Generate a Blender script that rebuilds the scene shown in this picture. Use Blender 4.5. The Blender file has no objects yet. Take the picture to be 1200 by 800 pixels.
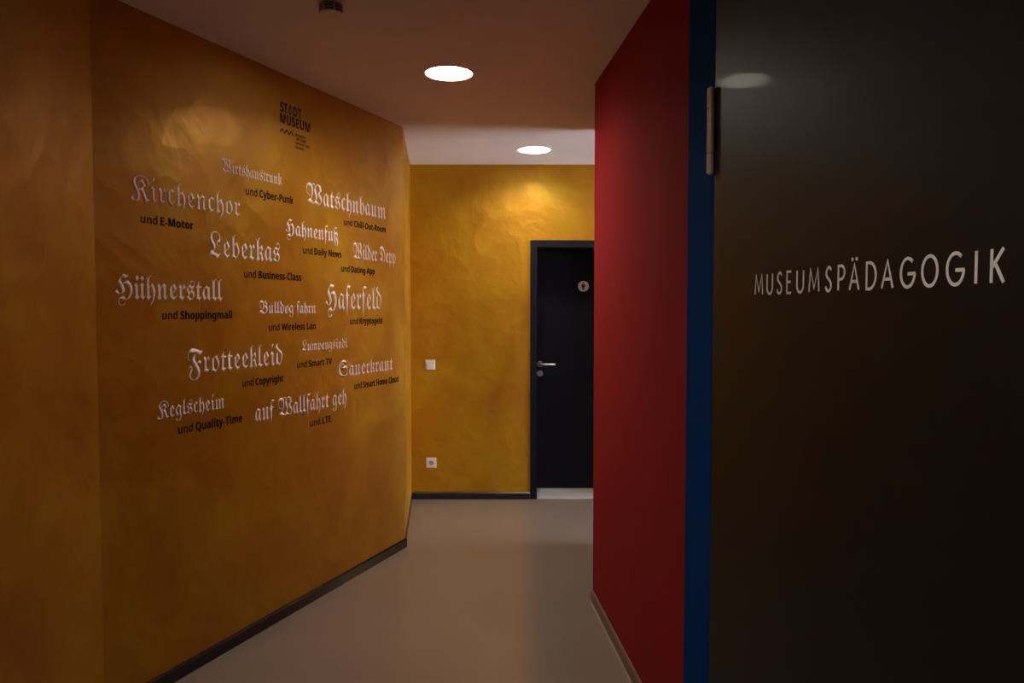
import bpy, bmesh, math, random
from mathutils import Vector, Matrix
C = bpy.context.scene.collection
sc = bpy.context.scene
PI = math.pi
random.seed(4)

# ------------------------------------------------------------------ camera
cd = bpy.data.cameras.new('camera'); cam = bpy.data.objects.new('camera', cd); C.objects.link(cam)
cd.lens = 27.0; cd.sensor_width = 36.0; cd.clip_start = 0.02
cam.location = (0, 0, 1.55)
cam.rotation_euler = (PI/2 - math.atan(37/900), 0, 0)
sc.camera = cam
# ------------------------------------------------------------------ world (overcast daylight outside the passage window)
DAY = 21.0
w = bpy.data.worlds.new('sky'); sc.world = w; w.use_nodes = True
bg = w.node_tree.nodes['Background']; bg.inputs[0].default_value = (0.80, 0.88, 1.0, 1); bg.inputs[1].default_value = DAY
# ------------------------------------------------------------------ exposure
sc.view_settings.view_transform = 'Standard'; sc.view_settings.look = 'None'
sc.view_settings.gamma = 1.0; sc.view_settings.use_curve_mapping = False
sc.view_settings.exposure = 0.0
sc.cycles.use_denoising = True
sc.cycles.max_bounces = 10; sc.cycles.diffuse_bounces = 6; sc.cycles.glossy_bounces = 5
sc.cycles.sample_clamp_indirect = 4.0
LAMP = 170.0                      # radiance of the downlight diffusers
LAMP_COL = (1.0, 0.91, 0.79, 1)

# ------------------------------------------------------------------ main dimensions
CZ = 2.72                        # ceiling height
BY = 6.24                        # back wall
BEND = Vector((-1.536, 2.838)); COR = Vector((-0.700, 4.970)); RET = Vector((-0.822, BY))
UL = (COR - BEND).normalized(); ROT_L = math.atan2(UL.y, UL.x)
RS = 0.087; REND = Vector((0.430, 4.03))
UR = Vector((RS, -1)).normalized(); ROT_R = math.atan2(UR.y, UR.x)
def RW(s): return REND + UR * s  # a point of the right wall, s metres from its far end

# ------------------------------------------------------------------ materials
def mat(name, col, rough=0.5, metal=0.0, spec=0.5, coat=0.0, emit=None, es=0.0):
    m = bpy.data.materials.new(name); m.use_nodes = True
    b = m.node_tree.nodes['Principled BSDF']
    b.inputs['Base Color'].default_value = (*col, 1); b.inputs['Roughness'].default_value = rough
    b.inputs['Metallic'].default_value = metal; b.inputs['Specular IOR Level'].default_value = spec
    b.inputs['Coat Weight'].default_value = coat
    if emit: b.inputs['Emission Color'].default_value = emit; b.inputs['Emission Strength'].default_value = es
    return m
class NT:
    def __init__(s, m): s.t = m.node_tree; s.b = s.t.nodes['Principled BSDF']
    def n(s, typ, **kw):
        x = s.t.nodes.new(typ)
        for k, v in kw.items():
            if k in x.inputs: x.inputs[k].default_value = v
            else: setattr(x, k, v)
        return x
    def l(s, a, b): s.t.links.new(a, b)
    def coords(s, scale=(1, 1, 1)):
        tc = s.n('ShaderNodeTexCoord'); mp = s.n('ShaderNodeMapping', Scale=scale); s.l(tc.outputs['Object'], mp.inputs[0]); return mp.outputs[0]
    def noise(s, co, scale, detail=4, rough=.5, dist=0):
        x = s.n('ShaderNodeTexNoise', Scale=scale, Detail=detail, Roughness=rough, Distortion=dist); s.l(co, x.inputs['Vector']); return x
    def ramp(s, fac, stops):
        r = s.n('ShaderNodeValToRGB'); e = r.color_ramp.elements
        while len(e) < len(stops): e.new(.5)
        for k, (p, c) in enumerate(stops): e[k].position = p; e[k].color = (*c, 1) if len(c) == 3 else c
        s.l(fac, r.inputs[0]); return r.outputs[0]
    def rng(s, fac, a, b, c, d):
        r = s.n('ShaderNodeMapRange'); 
        for k, v in zip(('From Min', 'From Max', 'To Min', 'To Max'), (a, b, c, d)): r.inputs[k].default_value = v
        s.l(fac, r.inputs['Value']); return r.outputs[0]
    def bump(s, h, strength, dist, prev=None):
        b = s.n('ShaderNodeBump', Strength=strength, Distance=dist); s.l(h, b.inputs['Height'])
        if prev: s.l(prev, b.inputs['Normal'])
        return b.outputs[0]

def gold_material():
    m = mat('gold_trowelled_glaze', (.5, .25, .02), .42, .52, spec=.5, coat=.10)
    m.node_tree.nodes['Principled BSDF'].inputs['Coat Roughness'].default_value = .38
    g = NT(m); co = g.coords()
    big = g.noise(co, 1.7, 4, .55, .6)
    warp = g.noise(co, 3.0, 3, .5)
    mix = g.n('ShaderNodeMix', data_type='VECTOR'); mix.inputs[0].default_value = .3
    g.l(co, mix.inputs[4]); g.l(warp.outputs['Color'], mix.inputs[5])
    vor = g.n('ShaderNodeTexVoronoi', Scale=11.0); g.l(mix.outputs[1], vor.inputs['Vector'])
    sep = g.n('ShaderNodeSeparateColor'); g.l(vor.outputs['Color'], sep.inputs[0])
    fine = g.noise(co, 26, 5, .6, .4)
    add = g.n('ShaderNodeMath', operation='MULTIPLY_ADD'); g.l(sep.outputs[0], add.inputs[0]); add.inputs[1].default_value = .07; g.l(big.outputs[0], add.inputs[2])
    col = g.ramp(add.outputs[0], [(.30, (.37, .140, .0015)), (.58, (.45, .212, .003)), (.84, (.52, .31, .010))])
    g.l(col, g.b.inputs['Base Color'])
    g.l(g.rng(sep.outputs[1], 0, 1, .40, .55), g.b.inputs['Roughness'])
    b1 = g.bump(vor.outputs['Distance'], .10, .03)
    b2 = g.bump(fine.outputs[0], .06, .010, b1)
    b3 = g.bump(big.outputs[0], .25, .05, b2)
    g.l(b3, g.b.inputs['Normal'])
    return m
GOLD = gold_material()

def floor_material():
    m = mat('grey_brown_resin', (.22, .17, .145), .2, 0, .8)
    g = NT(m); co = g.coords()
    n1 = g.noise(co, 1.1, 2, .5); n2 = g.noise(co, 60, 3, .6)
    g.l(g.ramp(n1.outputs[0], [(.05, (.20, .155, .13)), (.95, (.24, .19, .16))]), g.b.inputs['Base Color'])
    g.l(g.rng(n1.outputs[0], .05, .95, .14, .22), g.b.inputs['Roughness'])
    g.l(g.bump(n2.outputs[0], .05, .002), g.b.inputs['Normal'])
    return m
FLOOR = floor_material()
def painted(name, col, rough, amt=.06, bump=.06, scale=90, spec=.5):
    m = mat(name, col, rough, 0, spec); g = NT(m); co = g.coords()
    n = g.noise(co, 2.2, 4, .5); f = g.noise(co, scale, 3, .6)
    lo = tuple(c * (1 - amt) for c in col); hi = tuple(min(1, c * (1 + amt)) for c in col)
    g.l(g.ramp(n.outputs[0], [(.3, lo), (.7, hi)]), g.b.inputs['Base Color'])
    g.l(g.bump(f.outputs[0], bump, .002), g.b.inputs['Normal'])
    return m
CEIL = painted('ceiling_white_paint', (.84, .75, .73), .85, .03)
RED = painted('red_wall_paint', (.27, .015, .019), .85, .06, spec=.08)
BLUE = painted('blue_frame_enamel', (.0006, .042, .20), .8, .04, .02, spec=.02)
WHITEW = painted('passage_white_paint', (.60, .58, .56), .8, .03)
DARKW = painted('dim_room_wall_paint', (.20, .15, .12), .8, .05)
BLACKD = painted('black_door_laminate', (.006, .0055, .0075), .5, .1, .03, spec=.05)
LEAFM = painted('brown_black_door_laminate', (.009, .007, .0065), .46, .1, .02, 60, spec=.17)
LEAFM.node_tree.nodes['Principled BSDF'].inputs['Coat Weight'].default_value = .02; LEAFM.node_tree.nodes['Principled BSDF'].inputs['Coat Roughness'].default_value = .08
FRAMEB = mat('black_frame_enamel', (.008, .008, .011), .45, 0, .1)
BASEM = mat('dark_skirting', (.016, .010, .013), .24, 0, .5)
BASER = mat('brown_coved_skirting', (.17, .105, .09), .45)
JOINT = mat('skirting_joint_sealant', (.23, .18, .155), .5)
STEEL = mat('brushed_steel', (.55, .55, .56), .3, 1.0)
NICKEL = mat('satin_nickel_hinge', (.92, .89, .80), .25, .35)
WHITEP = mat('white_plastic', (.72, .68, .64), .4)
DARKP = mat('dark_plastic', (.02, .02, .02), .5)
GREYP = mat('grey_plastic', (.30, .28, .27), .5)
VINYLW = mat('white_vinyl', (.95, .80, .80), .5)
VINYLB = mat('dark_brown_vinyl', (.022, .007, .003), .7, 0, .2)
LETTERW = mat('white_door_lettering', (.97, .97, .97), .6)
SIGNM = mat('pale_sign_plate', (.85, .80, .70), .4)
THRESH = mat('pale_threshold_stone', (.42, .39, .37), .45)
LAMPM = mat('lamp_diffuser', (.9, .9, .9), .5, emit=LAMP_COL, es=LAMP)
REFL = mat('lamp_reflector_white', (.86, .86, .84), .45)
GLASS = bpy.data.materials.new('window_glass'); GLASS.use_nodes = True
_g = NT(GLASS); _o = GLASS.node_tree.nodes['Material Output']
_t = _g.n('ShaderNodeBsdfTransparent'); _gl = _g.n('ShaderNodeBsdfGlossy', Roughness=.02); _fr = _g.n('ShaderNodeFresnel', IOR=1.45); _mx = _g.n('ShaderNodeMixShader')
_g.l(_fr.outputs[0], _mx.inputs[0]); _g.l(_t.outputs[0], _mx.inputs[1]); _g.l(_gl.outputs[0], _mx.inputs[2]); _g.l(_mx.outputs[0], _o.inputs[0])

# ------------------------------------------------------------------ mesh helpers
def obj(name, bm, m, parent=None, loc=(0, 0, 0), rotz=0, smooth=False):
    bmesh.ops.recalc_face_normals(bm, faces=bm.faces)
    me = bpy.data.meshes.new(name); bm.to_mesh(me); bm.free()
    for x in (m if isinstance(m, (list, tuple)) else [m]): me.materials.append(x)
    if smooth:
        for p in me.polygons: p.use_smooth = True
        me.set_sharp_from_angle(angle=math.radians(35))
    o = bpy.data.objects.new(name, me); C.objects.link(o)
    o.location = loc; o.rotation_euler = (0, 0, rotz)
    if parent: o.parent = parent
    return o
def thing(name, label, cat, loc=(0, 0, 0), rotz=0, group=None, structure=False):
    o = bpy.data.objects.new(name, None); C.objects.link(o); o.empty_display_size = .1
    o.location = loc; o.rotation_euler = (0, 0, rotz)
    tag(o, label, cat, group, structure); return o
def tag(o, label, cat, group=None, structure=False):
    o['label'] = label; o['category'] = cat
    if group: o['group'] = group
    if structure: o['kind'] = 'structure'
    return o
def add_box(bm, x0, x1, y0, y1, z0, z1, bevel=0, seg=2):
    r = bmesh.ops.create_cube(bm, size=1)['verts']
    for v in r: v.co = Vector((x0 + (v.co.x + .5) * (x1 - x0), y0 + (v.co.y + .5) * (y1 - y0), z0 + (v.co.z + .5) * (z1 - z0)))
    if bevel:
        es = list({e for v in r for e in v.link_edges})
        bmesh.ops.bevel(bm, geom=es, offset=bevel, segments=seg, affect='EDGES', profile=.5)
def add_prism(bm, pts, vec):          # pts: 3D outline, vec: extrusion
    vs = [bm.verts.new(p) for p in pts]; f = bm.faces.new(vs)
    r = bmesh.ops.extrude_face_region(bm, geom=[f])
    bmesh.ops.translate(bm, verts=[g for g in r['geom'] if isinstance(g, bmesh.types.BMVert)], vec=vec)
def add_lathe(bm, prof, n=40, mtx=Matrix(), cap0=True, cap1=True):   # prof: (r, z)
    rings = []
    for r, z in prof:
        rings.append([bm.verts.new(mtx @ Vector((r * math.cos(2*PI*k/n), r * math.sin(2*PI*k/n), z))) for k in range(n)])
    for a, b in zip(rings, rings[1:]):
        for k in range(n): bm.faces.new((a[k], a[(k+1) % n], b[(k+1) % n], b[k]))
    if cap0: bm.faces.new(rings[0][::-1])
    if cap1: bm.faces.new(rings[-1])
def add_tube(bm, path, r, n=12):
    rings = []
    for i, p in enumerate(path):
        p = Vector(p); a = Vector(path[max(0, i-1)]); b = Vector(path[min(len(path)-1, i+1)])
        d = (b - a).normalized(); up = Vector((0, 0, 1)) if abs(d.z) < .9 else Vector((1, 0, 0))
        s = d.cross(up).normalized(); t = s.cross(d)
        rings.append([bm.verts.new(p + (s * math.cos(2*PI*k/n) + t * math.sin(2*PI*k/n)) * r) for k in range(n)])
    for a, b in zip(rings, rings[1:]):
        for k in range(n): bm.faces.new((a[k], a[(k+1) % n], b[(k+1) % n], b[k]))
    bm.faces.new(rings[0][::-1]); bm.faces.new(rings[-1])
def B(): return bmesh.new()
def P3(p, z): return Vector((p[0], p[1], z))
def wall(name, a, b, z0, z1, thick, m, label, cat='wall'):   # visible face from a to b; solid lies to the left of a->b
    a = Vector(a); b = Vector(b); d = (b - a).normalized(); nrm = Vector((-d.y, d.x)) * thick
    bm = B(); add_prism(bm, [P3(a, z0), P3(b, z0), P3(b + nrm, z0), P3(a + nrm, z0)], Vector((0, 0, z1 - z0)))
    return tag(obj(name, bm, m), label, cat, structure=True)

# ------------------------------------------------------------------ setting: shell
bm = B(); add_box(bm, -2.4, 5.2, -2.6, 6.9, -.12, 0)
tag(obj('floor', bm, FLOOR), 'glossy grey-brown resin floor of the corridor', 'floor', structure=True)

LAMPS = [(-0.312, 3.85), (0.162, 5.67), (-0.50, 0.55)]
LR = 0.122                                        # opening radius of a downlight
cu = bpy.data.curves.new('ceiling_outline', 'CURVE'); cu.dimensions = '2D'; cu.fill_mode = 'BOTH'; cu.extrude = .06
def cpoly(pts):
    s = cu.splines.new('POLY'); s.points.add(len(pts) - 1); s.use_cyclic_u = True
    for q, p in zip(s.points, pts): q.co = (p[0], p[1], 0, 1)
cpoly([(-2.4, -2.6), (5.2, -2.6), (5.2, 6.9), (-2.4, 6.9)])
for x, y in LAMPS: cpoly([(x + LR * math.cos(2*PI*k/56), y + LR * math.sin(2*PI*k/56)) for k in range(56)])
tmp = bpy.data.objects.new('ceiling_outline', cu); C.objects.link(tmp)
bpy.context.view_layer.update()
me = bpy.data.meshes.new_from_object(tmp.evaluated_get(bpy.context.evaluated_depsgraph_get()))
bpy.data.objects.remove(tmp)
for v in me.vertices: v.co.z += CZ + .06
me.materials.clear(); me.materials.append(CEIL)
me.name = 'ceiling'; ceil = bpy.data.objects.new('ceiling', me); C.objects.link(ceil)
tag(ceil, 'dim white painted ceiling with round downlights let into it', 'ceiling', structure=True)

# left side: gold wall in three planes
wall('wall_left', BEND, COR, 0, CZ, .12, GOLD, 'long trowelled gold wall on the left carrying the lettering')
wall('wall_left_near', (BEND.x, -2.5), BEND, 0, CZ, .12, GOLD, 'nearest plain gold wall at the left edge, without lettering')
wall('wall_left_return', COR, RET, 0, CZ, .12, GOLD, 'narrow gold wall return between lettered wall and back wall')
# back wall with the notch of the door
DX0, DX1, DZ, DD = 0.148, 1.150, 2.112, 0.34      # outer edges and depth of the black frame
bm = B(); add_prism(bm, [(-1.1, BY, 0), (DX0, BY, 0), (DX0, BY, DZ), (DX1, BY, DZ), (DX1, BY, 0), (5.0, BY, 0), (5.0, BY, CZ), (-1.1, BY, CZ)], Vector((0, .42, 0)))
tag(obj('wall_back', bm, GOLD), 'golden back wall around the black door', 'wall', structure=True)
# right wall: red pieces beside the room-high door set
S0, S1, S2, S3 = 1.566, 1.806, 3.16, 3.40        # blue frame far edge, leaf far edge, leaf near edge, frame near edge
RN = RW(6.55)
wall('wall_right', REND, RW(S0), 0, CZ, .14, RED, 'matt red wall on the right, ending at the passage')
wall('wall_right_near', RW(S3), RN, 0, CZ, .14, RED, 'red wall beside the door, on its near side, beyond the frame')
wall('wall_right_end', (.60, 5.04), REND, 0, CZ, .14, RED, 'hidden end face of the red wall turning into the passage')
wall('wall_passage', (.60, 3.3), (4.6, 3.3), 0, CZ, -.14, WHITEW, 'white south wall of the side room behind the red wall')
wall('wall_front', (RN.x + .2, -2.45), (-1.7, -2.45), 0, CZ, .1, DARKW, 'brown wall behind the viewpoint closing the corridor')
# passage end wall with its window
WX, WY0, WY1, WZ0, WZ1 = 4.6, 3.60, 5.78, .20, 2.40
bm = B()
for y0, y1, z0, z1 in ((3.16, WY0, 0, CZ), (WY1, BY, 0, CZ), (WY0, WY1, 0, WZ0), (WY0, WY1, WZ1, CZ)): add_box(bm, WX, WX + .2, y0, y1, z0, z1)
tag(obj('wall_passage_end', bm, WHITEW), 'white end wall of the side passage holding the window', 'wall', structure=True)
win = thing('window_1', 'tall window at the end of the side passage', 'window', (WX + .1, (WY0 + WY1)/2, WZ0), structure=True)
hy, hz = (WY1 - WY0)/2, WZ1 - WZ0
bm = B()
for y0, y1, z0, z1 in ((-hy, -hy+.06, 0, hz), (hy-.06, hy, 0, hz), (-hy+.06, hy-.06, 0, .06), (-hy+.06, hy-.06, hz-.06, hz)): add_box(bm, -.03, .03, y0, y1, z0, z1)
obj('window_frame', bm, WHITEP, win)
bm = B(); add_box(bm, -.006, .006, -hy+.06, hy-.06, .06, hz-.06); obj('window_pane', bm, GLASS, win)

# ------------------------------------------------------------------ skirtings
def skirting(name, a, b, h, th, m, label):
    a = Vector(a); b = Vector(b); d = (b - a).normalized(); nrm = Vector((d.y, -d.x))
    q = [(0, 0), (th, 0), (th, h - .008), (th * .4, h), (0, h)]
    bm = B(); add_prism(bm, [P3(a + nrm * o, z) for o, z in q], P3(b - a, 0))
    return tag(obj(name, bm, m), label, 'skirting', structure=True)
skirting('baseboard_left', BEND, COR + UL * .008, .058, .012, BASEM, 'dark skirting strip along the lettered gold wall')
skirting('baseboard_left_near', (BEND.x, -2.4), BEND, .058, .012, BASEM, 'dark skirting strip along the near plain gold wall')
skirting('baseboard_return', COR, RET, .058, .006, BASEM, 'short dark skirting strip on the gold wall return')
skirting('baseboard_back', (RET.x, BY), (DX0 - .002, BY), .058, .012, BASEM, 'dark skirting strip along the golden back wall')
br = skirting('baseboard_right', REND, RW(S0), .064, .010, BASER, 'brown skirting strip along the foot of the red wall')
a = REND; d = (RW(S0) - a).normalized(); nn = Vector((d.y, -d.x))
bm = B(); add_prism(bm, [P3(a + nn * o, z) for o, z in ((.0102, 0), (.019, 0), (.0102, .008))], P3(RW(S0) - a, 0))
obj('sealant_joint', bm, JOINT, br)['label'] = 'paler sealant joint between skirting and floor'

# ------------------------------------------------------------------ black door in the back wall
d1 = thing('door_1', 'black door with lever handle and round sign in the golden back wall', 'door', (DX0, BY, 0), structure=True)
FW = .055; OW = DX1 - DX0
bm = B()   # steel frame: face 8 mm proud, lining as deep as the recess
for x0, x1, z0, z1 in ((0, FW, 0, DZ), (OW - FW, OW, 0, DZ), (FW, OW - FW, DZ - FW, DZ)): add_box(bm, x0, x1, -.008, DD + .06, z0, z1)
add_box(bm, 0, OW, DD + .052, DD + .06, 0, DZ)  # unseen back panel, added to block sky light leaking round the leaf
obj('door_frame', bm, FRAMEB, d1)
lf = None
bm = B(); add_box(bm, FW + .004, OW - FW - .004, DD, DD + .045, .012, DZ - FW - .004, .0015, 1)
lf = obj('door_leaf', bm, BLACKD, d1)
bm = B(); add_box(bm, FW, OW - FW, .012, DD + .05, 0, .010); obj('threshold', bm, THRESH, d1)['label'] = 'pale stone threshold under the black door'
def rosette(z, r=.026):
    bm = B(); add_lathe(bm, [(r, 0), (r, .006), (r - .004, .009)], 32, Matrix.Translation((.092, DD, z)) @ Matrix.Rotation(PI/2, 4, 'X')); return bm
hx = .092; hz_ = 1.085
bm = rosette(hz_)
obj('handle_rosette', bm, STEEL, lf, smooth=True)
bm = B()
add_tube(bm, [(hx, DD - .008, hz_), (hx, DD - .040, hz_), (hx + .004, DD - .050, hz_), (hx + .014, DD - .056, hz_), (hx + .130, DD - .056, hz_)], .0105, 14)
obj('lever_handle', bm, STEEL, lf, smooth=True)
bm = rosette(1.005)
add_box(bm, hx - .004, hx + .004, DD - .018, DD - .008, .985, 1.018)
obj('lock_rosette', bm, GREYP, lf, smooth=True)
# round WC sign: pale disc with a dark standing figure
bm = B(); add_lathe(bm, [(.046, 0), (.046, .003), (.045, .004)], 40, Matrix.Translation((.462, DD, 1.752)) @ Matrix.Rotation(PI/2, 4, 'X'))
sg = obj('round_sign', bm, SIGNM, lf)
bm = B(); fy = DD - .0055
add_lathe(bm, [(.006, 0), (.006, .001)], 20, Matrix.Translation((.462, fy + .001, 1.780)) @ Matrix.Rotation(PI/2, 4, 'X'))
fig = [(-.011, .018), (.011, .018), (.015, .012), (.015, -.006), (.009, -.008), (.0085, -.030), (-.0085, -.030), (-.009, -.008), (-.015, -.006), (-.015, .012)]
add_prism(bm, [(.462 + x, fy, 1.752 + z) for x, z in fig], Vector((0, .001, 0)))
pic = obj('figure_pictogram', bm, DARKP, lf); pic['label'] = 'dark standing figure on the round sign'

# ------------------------------------------------------------------ museum education door in the right wall
p = RW(S1)
d2 = thing('door_2', 'dark room-high door lettered MUSEUMSPÄDAGOGIK in a blue frame', 'door', (p.x, p.y, 0), ROT_R, structure=True)
# local x runs along the wall towards the viewpoint, local -y faces the corridor
LW = S2 - S1; FB = S1 - S0
bm = B()
add_box(bm, -FB, -.004, -.004, .14, 0, CZ, .001, 1); add_box(bm, LW + .004, LW + FB, -.004, .14, 0, CZ, .001, 1); add_box(bm, -.004, LW + .004, .05, .14, 0, CZ)
obj('door_frame', bm, BLUE, d2)
bm = B(); add_box(bm, 0, LW, -.004, .042, .008, CZ - .006, .0015, 2)
lf2 = obj('door_leaf', bm, LEAFM, d2)
# hinge: leaves and three knuckles, from z 1.94 to 2.19
HZ0, HZ1 = 1.942, 2.186
hg = B(); add_lathe(hg, [(.004, HZ0 - .003), (.006, HZ0 - .001), (.006, HZ1 + .001), (.004, HZ1 + .003)], 20, Matrix.Translation((-.003, -.0150, 0)))
hinge = obj('hinge', hg, NICKEL, d2)
def knuckle(za, zb):
    bm = B(); add_lathe(bm, [(.0085, za), (.0105, za + .002), (.0105, zb - .002), (.0085, zb)], 24, Matrix.Translation((-.003, -.0150, 0)))
    k = obj('knuckle', bm, NICKEL, hinge, smooth=True); return k
H = HZ1 - HZ0
knuckle(HZ0, HZ0 + .235 * H); knuckle(HZ0 + .24 * H, HZ0 + .765 * H); knuckle(HZ0 + .77 * H, HZ1)
# lettering, each letter a ribbon of even stroke
def arc(cx, cy, rx, ry, a0, a1, n=18):
    return [(cx + rx * math.cos(math.radians(a0 + (a1 - a0) * k / n)), cy + ry * math.sin(math.radians(a0 + (a1 - a0) * k / n))) for k in range(n + 1)]
def smooth_path(pts, n=6):      # Catmull-Rom
    out = []
    q = [pts[0]] + pts + [pts[-1]]
    for i in range(1, len(q) - 2):
        for k in range(n):
            t = k / n; f = lambda j: .5 * (2*q[i][j] + (q[i+1][j]-q[i-1][j])*t + (2*q[i-1][j]-5*q[i][j]+4*q[i+1][j]-q[i+2][j])*t*t + (3*q[i][j]-q[i-1][j]-3*q[i+1][j]+q[i+2][j])*t**3)
            out.append((f(0), f(1)))
    return out + [pts[-1]]
# unit glyphs: x 0..1 over the letter width, y 0..1 over the cap height
GLYPH = {
 'M': [[(0, 0), (.12, 1), (.5, .14), (.88, 1), (1, 0)]],
 'U': [[(0, 1), (0, .34)] + arc(.5, .34, .5, .34, 180, 360) + [(1, .34), (1, 1)]],
 'S': [smooth_path([(.93, .86), (.72, .985), (.42, .98), (.14, .83), (.16, .66), (.42, .54), (.72, .43), (.94, .27), (.84, .08), (.52, .0), (.22, .04), (.02, .19)])],
 'E': [[(1, 1), (0, 1), (0, 0), (1, 0)], [(0, .52), (.9, .52)]],
 'P': [[(0, 0), (0, 1), (.42, 1)] + arc(.42, .73, .58, .27, 90, -90) + [(.42, .46), (0, .46)]],
 'A': [[(0, 0), (.5, 1), (1, 0)], [(.17, .33), (.83, .33)]],
 'D': [[(0, 0), (0, 1), (.3, 1)] + arc(.3, .5, .7, .5, 90, -90) + [(.3, 0), (0, 0)]],
 'G': [arc(.52, .5, .52, .5, 48, 360, 30)[:-1] + [(1, .46), (.52, .46)]],
 'O': [arc(.5, .5, .5, .5, 90, 450, 36)],
 'I': [[(0, 0), (0, 1)]],
 'K': [[(0, 0), (0, 1)], [(.95, 1), (.03, .44)], [(.27, .585), (1, 0)]],
}
def ribbon(bm, pts, hw, y, t):
    L = []; R = []
    clean = [pts[0]]
    for q in pts[1:]:
        if (Vector(q) - Vector(clean[-1])).length > 1e-5: clean.append(q)
    pts = [Vector(q) for q in clean]
    closed = (pts[0] - pts[-1]).length < 1e-4
    for i, q in enumerate(pts):
        a = pts[i-1] if i else (pts[-2] if closed else None); b = pts[i+1] if i < len(pts)-1 else (pts[1] if closed else None)
        d1_ = (q - a).normalized() if a is not None else None; d2_ = (b - q).normalized() if b is not None else None
        if d1_ is None: d1_ = d2_
        if d2_ is None: d2_ = d1_
        n1 = Vector((-d1_.y, d1_.x)); n2 = Vector((-d2_.y, d2_.x)); mm = n1 + n2
        mm = mm.normalized() if mm.length > 1e-6 else n1
        k = hw / max(.8, mm.dot(n1)); L.append(q + mm * k); R.append(q - mm * k)
    rows = [[bm.verts.new((v.x, yy, v.y)) for v in side] for yy in (y, y + t) for side in (L, R)]
    lf_, rf_, lb_, rb_ = rows
    for i in range(len(pts) - 1):
        bm.faces.new((lf_[i], lf_[i+1], rf_[i+1], rf_[i])); bm.faces.new((lb_[i], rb_[i], rb_[i+1], lb_[i+1]))
        bm.faces.new((lf_[i], lb_[i], lb_[i+1], lf_[i+1])); bm.faces.new((rf_[i], rf_[i+1], rb_[i+1], rb_[i]))
    bm.faces.new((lf_[0], rf_[0], rb_[0], lb_[0])); bm.faces.new((lf_[-1], lb_[-1], rb_[-1], rf_[-1]))
SPOTS = [(2.109, .051), (2.18, .036), (2.236, .031), (2.288, .026), (2.338, .036), (2.395, .049), (2.466, .029), (2.517, .029), (2.56, .038),
         (2.619, .036), (2.669, .039), (2.726, .043), (2.785, .044), (2.847, .043), (2.911, .0), (2.944, .030)]
LZ0, LH, LS = 1.5855, .0535, .0028
lt = bpy.data.objects.new('door_lettering', None); C.objects.link(lt); lt.parent = d2; lt.empty_display_size = .05
lt['label'] = 'white capital lettering reading MUSEUMSPÄDAGOGIK'
for ch, (s, wd) in zip('MUSEUMSPÄDAGOGIK', SPOTS):
    bm = B(); x0 = s - S1; g = 'A' if ch == 'Ä' else ch
    ins = LS if wd else .004
    for st in GLYPH[g]:
        ribbon(bm, [(x0 + ins + q[0] * max(0, wd - 2*LS), LZ0 + LS + q[1] * (LH - 2*LS)) for q in st], LS, -.0048, .0007)
    if ch == 'Ä':
        for fx in (.30, .70): add_box(bm, x0 + fx*wd - .0032, x0 + fx*wd + .0032, -.0048, -.0041, LZ0 + LH + .004, LZ0 + LH + .0104)
    obj('letter', bm, LETTERW, lt)

# ------------------------------------------------------------------ downlights
def downlight(x, y, label):
    t = thing('downlight', label, 'ceiling light', (x, y, CZ), group='round recessed downlights')
    bm = B(); add_lathe(bm, [(LR + .006, -.004), (LR + .006, 0), (LR - .002, 0), (LR - .002, .07), (LR - .006, .07), (LR - .006, -.004), (LR + .006, -.004)], 56, cap0=False, cap1=False)
    bmesh.ops.remove_doubles(bm, verts=bm.verts, dist=1e-5)
    obj('trim_ring', bm, REFL, t, smooth=True)
    bm = B(); add_lathe(bm, [(LR - .006, .060), (LR - .006, .07)], 56); obj('diffuser', bm, LAMPM, t)
    return t
downlight(*LAMPS[0], 'glowing round downlight, larger in view, in mid ceiling before the red wall end')
downlight(*LAMPS[1], 'glowing round downlight in the ceiling close to the golden back wall')
downlight(*LAMPS[2], 'glowing round downlight overhead just in front of the lettered door')

# ------------------------------------------------------------------ smoke detector
t = thing('smoke_detector', 'small white ceiling smoke detector with dark slotted rings', 'detector', (-.685, 2.955, CZ))
bm = B(); add_lathe(bm, [(.052, 0), (.052, -.012), (.046, -.018)], 44); obj('base', bm, WHITEP, t, smooth=True)
bm = B(); add_lathe(bm, [(.036, -.018), (.036, -.050)], 44); obj('chamber', bm, DARKP, t, smooth=True)
for z in (-.025, -.036): 
    bm = B(); add_lathe(bm, [(.036, z), (.045, z), (.044, z - .004), (.036, z - .004)], 44, cap0=False, cap1=False); obj('ring', bm, GREYP, t, smooth=True)
for k in range(6):
    bm = B(); c, s = math.cos(k*PI/3), math.sin(k*PI/3)
    add_tube(bm, [(.041*c, .041*s, -.017), (.041*c, .041*s, -.050)], .003, 6); obj('rib', bm, WHITEP, t)
bm = B(); add_lathe(bm, [(.042, -.0485), (.040, -.0515), (.026, -.054), (.010, -.055)], 44); obj('cap', bm, WHITEP, t, smooth=True)

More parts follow.
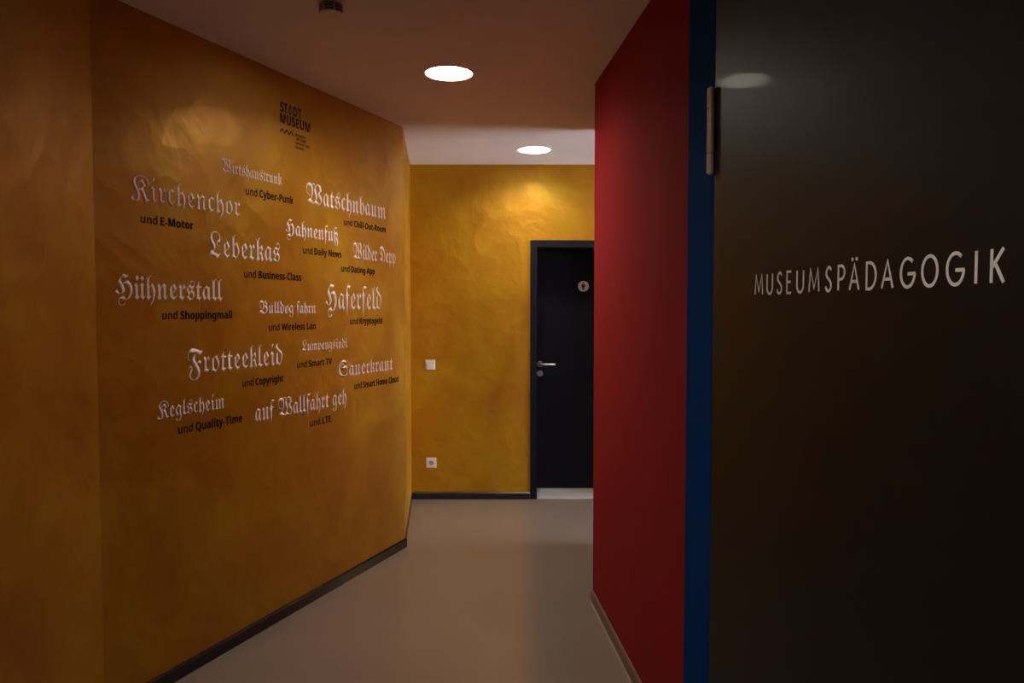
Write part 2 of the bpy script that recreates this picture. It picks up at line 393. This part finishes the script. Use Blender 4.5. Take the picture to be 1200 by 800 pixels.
# ------------------------------------------------------------------ switch and socket on the back wall
def plate(name, label, cat, x, z):
    t = thing(name, label, cat, (x, BY, z)); bm = B(); add_box(bm, -.041, .041, -.010, 0, -.041, .041, .004, 2); obj('cover_frame', bm, WHITEP, t); return t
t = plate('light_switch', 'white square rocker light switch on the golden back wall', 'switch', -.666, 1.103)
bm = B(); add_prism(bm, [(-.029, -.010, -.029), (-.029, -.0135, -.029), (-.029, -.0175, .029), (-.029, -.010, .029)], Vector((.058, 0, 0))); obj('rocker', bm, WHITEP, t)
t = plate('power_socket', 'white square power socket low on the golden back wall', 'socket', -.660, .302)
rx = Matrix.Rotation(PI/2, 4, 'X')
bm = B(); add_lathe(bm, [(.027, .010), (.027, .013), (.0205, .013), (.0195, .0115)], 36, rx, cap0=False); obj('insert', bm, WHITEP, t)
bm = B(); add_lathe(bm, [(.0195, .0116), (.0195, .0122)], 36, rx); o = obj('well', bm, GREYP, t); o['label'] = 'round socket well, its shade put into a grey disc'  # grey colour of the disc stands in for shade inside the well
for sx in (-.0095, .0095):
    bm = B(); add_lathe(bm, [(.0028, .0122), (.0028, .0128)], 12, Matrix.Translation((sx, 0, 0)) @ rx); obj('pin_hole', bm, DARKP, t)

# ------------------------------------------------------------------ lettering on the gold wall
def fraktur(s): 
    return ''.join(chr(0x1D56C + ord(c) - 65) if 'A' <= c <= 'Z' else chr(0x1D586 + ord(c) - 97) if 'a' <= c <= 'z' else c for c in s)
def boldsans(s):
    return ''.join(chr(0x1D5D4 + ord(c) - 65) if 'A' <= c <= 'Z' else chr(0x1D5EE + ord(c) - 97) if 'a' <= c <= 'z' else c for c in s)
def glyph_mesh(text, bold=0.0):
    cu = bpy.data.curves.new('lettering', 'FONT'); cu.body = text; cu.offset = bold if bold else (-.008 if ord(text[0]) < 0x1D5D4 else 0); cu.resolution_u = 3; cu.fill_mode = 'FRONT'
    o = bpy.data.objects.new('lettering', cu); C.objects.link(o); bpy.context.view_layer.update()
    me = bpy.data.meshes.new_from_object(o.evaluated_get(bpy.context.evaluated_depsgraph_get()))
    bpy.data.objects.remove(o); bpy.data.curves.remove(cu); bm = B(); bm.from_mesh(me); bpy.data.meshes.remove(me)
    bmesh.ops.remove_doubles(bm, verts=bm.verts, dist=1e-5)
    return bm
def xr(bm): 
    xs = [v.co.x for v in bm.verts]; return min(xs), max(xs)
def yr(bm):
    ys = [v.co.y for v in bm.verts]; return min(ys), max(ys)
def join(bm, other, dx):
    mp = {v: bm.verts.new(v.co + Vector((dx, 0, 0))) for v in other.verts}
    for f in other.faces:
        try: bm.faces.new([mp[v] for v in f.verts])
        except ValueError: pass
    other.free()
def word_mesh(text, black):
    if not black:                      # 'und' in bold, the rest in heavy weight
        bm = glyph_mesh(boldsans('und')); x = xr(bm)[1] + .33
        g = glyph_mesh(boldsans(text[4:])); x -= xr(g)[0]
        for dx, dy in ((0, 0), (.022, .012), (.044, 0), (.022, -.012)):
            c = g.copy()
            for v in c.verts: v.co.y += dy
            join(bm, c, x + dx)
        g.free(); return bm
    if 'ü' in text:
        pre, post = text.split('ü'); bm = glyph_mesh(fraktur(pre)); x = xr(bm)[1] + .05
        u = glyph_mesh(fraktur('u')); a, b = xr(u); top = yr(u)[1]
        for fx in (.30, .74):
            c = Vector((a + fx*(b-a), top + .13, 0)); d_ = .075
            vs = [u.verts.new(c + Vector(q)) for q in ((d_, 0, 0), (0, d_*1.2, 0), (-d_, 0, 0), (0, -d_*1.2, 0))]; u.faces.new(vs)
        join(bm, u, x - a); x += b - a + .03
        p = glyph_mesh(fraktur(post)); join(bm, p, x - xr(p)[0]); return bm
    if text.endswith('ß'):
        bm = glyph_mesh(fraktur(text[:-1])); x = xr(bm)[1] + .03
        f = glyph_mesh(fraktur('f')); a, b = xr(f); join(bm, f, x - a)
        z = glyph_mesh(fraktur('z')); join(bm, z, x + (b - a) * .52 - xr(z)[0]); return bm
    return glyph_mesh(fraktur(text))
def place_word(bm, s, z, width, scale_z, m, thick=.0003, cap=None):
    a, b = xr(bm)
    for v in bm.verts: v.co = Vector(((v.co.x - a) / (b - a) * width, -.0007, v.co.y * scale_z))
    r = bmesh.ops.extrude_face_region(bm, geom=bm.faces[:])
    bmesh.ops.translate(bm, verts=[g for g in r['geom'] if isinstance(g, bmesh.types.BMVert)], vec=(0, thick, 0))
    q = BEND + UL * s
    return obj('wall_lettering', bm, m, None, (q.x, q.y, z), ROT_L)
WORDS = [  # text, blackletter?, metres from the bend, baseline height, width, cap height
('Wirtshaustrunk', 1, 0.657, 2.167, 0.419, 0.061), ('und Cyber-Punk', 0, 0.815, 2.086, 0.353, 0.036),
('Kirchenchor', 1, 0.161, 1.977, 0.613, 0.102), ('und E-Motor', 0, 0.211, 1.892, 0.277, 0.034),
('Watschnbaum', 1, 1.274, 2.105, 0.798, 0.112), ('und Chill-Out-Room', 0, 1.617, 2.027, 0.454, 0.035),
('Hahnenfuß', 1, 1.098, 1.925, 0.460, 0.085), ('und Daily News', 0, 1.241, 1.842, 0.348, 0.035),
('Leberkas', 1, 0.575, 1.782, 0.480, 0.115), ('und Business-Class', 0, 0.796, 1.700, 0.429, 0.036),
('Wilder Depp', 1, 1.709, 1.841, 0.480, 0.098), ('und Dating-App', 0, 1.588, 1.764, 0.351, 0.036),
('Hühnerstall', 1, 0.081, 1.592, 0.574, 0.097), ('und Shoppingmall', 0, 0.309, 1.511, 0.404, 0.034),
('Bulldog fahrn', 1, 0.899, 1.531, 0.447, 0.065), ('und Wireless Lan', 0, 0.965, 1.448, 0.379, 0.034),
('Haferfeld', 1, 1.431, 1.548, 0.584, 0.146), ('und Kryptogeld', 0, 1.669, 1.467, 0.355, 0.036),
('Frotteekleid', 1, 0.441, 1.274, 0.625, 0.112), ('und Copyright', 0, 0.774, 1.192, 0.297, 0.034),
('Lumpengsindl', 1, 1.225, 1.335, 0.416, 0.058), ('und Smart TV', 0, 1.181, 1.251, 0.308, 0.034),
('Sauerkraut', 1, 1.554, 1.170, 0.590, 0.098), ('und Smart Home Cloud', 0, 1.707, 1.091, 0.510, 0.037),
('Keglscheim', 1, 0.273, 1.106, 0.382, 0.073), ('und Quality-Time', 0, 0.383, 1.031, 0.387, 0.036),
('auf Wallfahrt geh', 1, 0.858, 1.015, 0.769, 0.098), ('und LTE', 0, 1.283, 0.934, 0.193, 0.036)]
cap_f = yr(glyph_mesh(fraktur('L')))[1]; cap_s = yr(glyph_mesh(boldsans('E')))[1]
prev = ''
for text, black, s, z, wd, cap in WORDS:
    bm = word_mesh(text, black)
    o = place_word(bm, s, z, wd, cap / (cap_f if black else cap_s), VINYLW if black else VINYLB)
    if black:
        tag(o, 'white blackletter word reading "%s" on the gold wall' % text, 'lettering', 'white blackletter words on the gold wall'); prev = text
    else:
        tag(o, 'small dark sans-serif words "%s" below "%s"' % (text, prev), 'lettering', 'small dark phrases on the gold wall')
# museum logo: two bold lines, a zigzag and four tiny lines
q = BEND + UL * 1.068
lg = thing('museum_logo', 'dark museum logo with zigzag high on the gold wall', 'logo', (q.x, q.y, 2.36), ROT_L)
def logo_line(name, text, x, z, wd, cap, bold):
    bm = glyph_mesh(boldsans(text), bold); o = place_word(bm, 0, 0, wd, cap / cap_s, VINYLB)
    o.name = name; o.data.name = name; o.location = (x, 0, z - 2.36); o.rotation_euler = (0, 0, 0); o.parent = lg
logo_line('logo_line', 'STADT', .003, 2.530, .170, .048, .010)
logo_line('logo_line', 'MUSEUM', .001, 2.476, .245, .046, .010)
bm = B(); ribbon(bm, [(.0 + .0175*k, (.048 if k % 2 == 0 else .066) + .022) for k in range(7)], .0042, -.0012, .0006); obj('zigzag', bm, VINYLB, lg)
for text, x, z, wd in (('Museum', .121, 2.434, .085), ('der Stadt', .128, 2.414, .080), ('und ihrer Leute', .121, 2.393, .118), ('im Haus', .121, 2.372, .068)):
    logo_line('small_line', text, x, z, wd, .0145, .008)
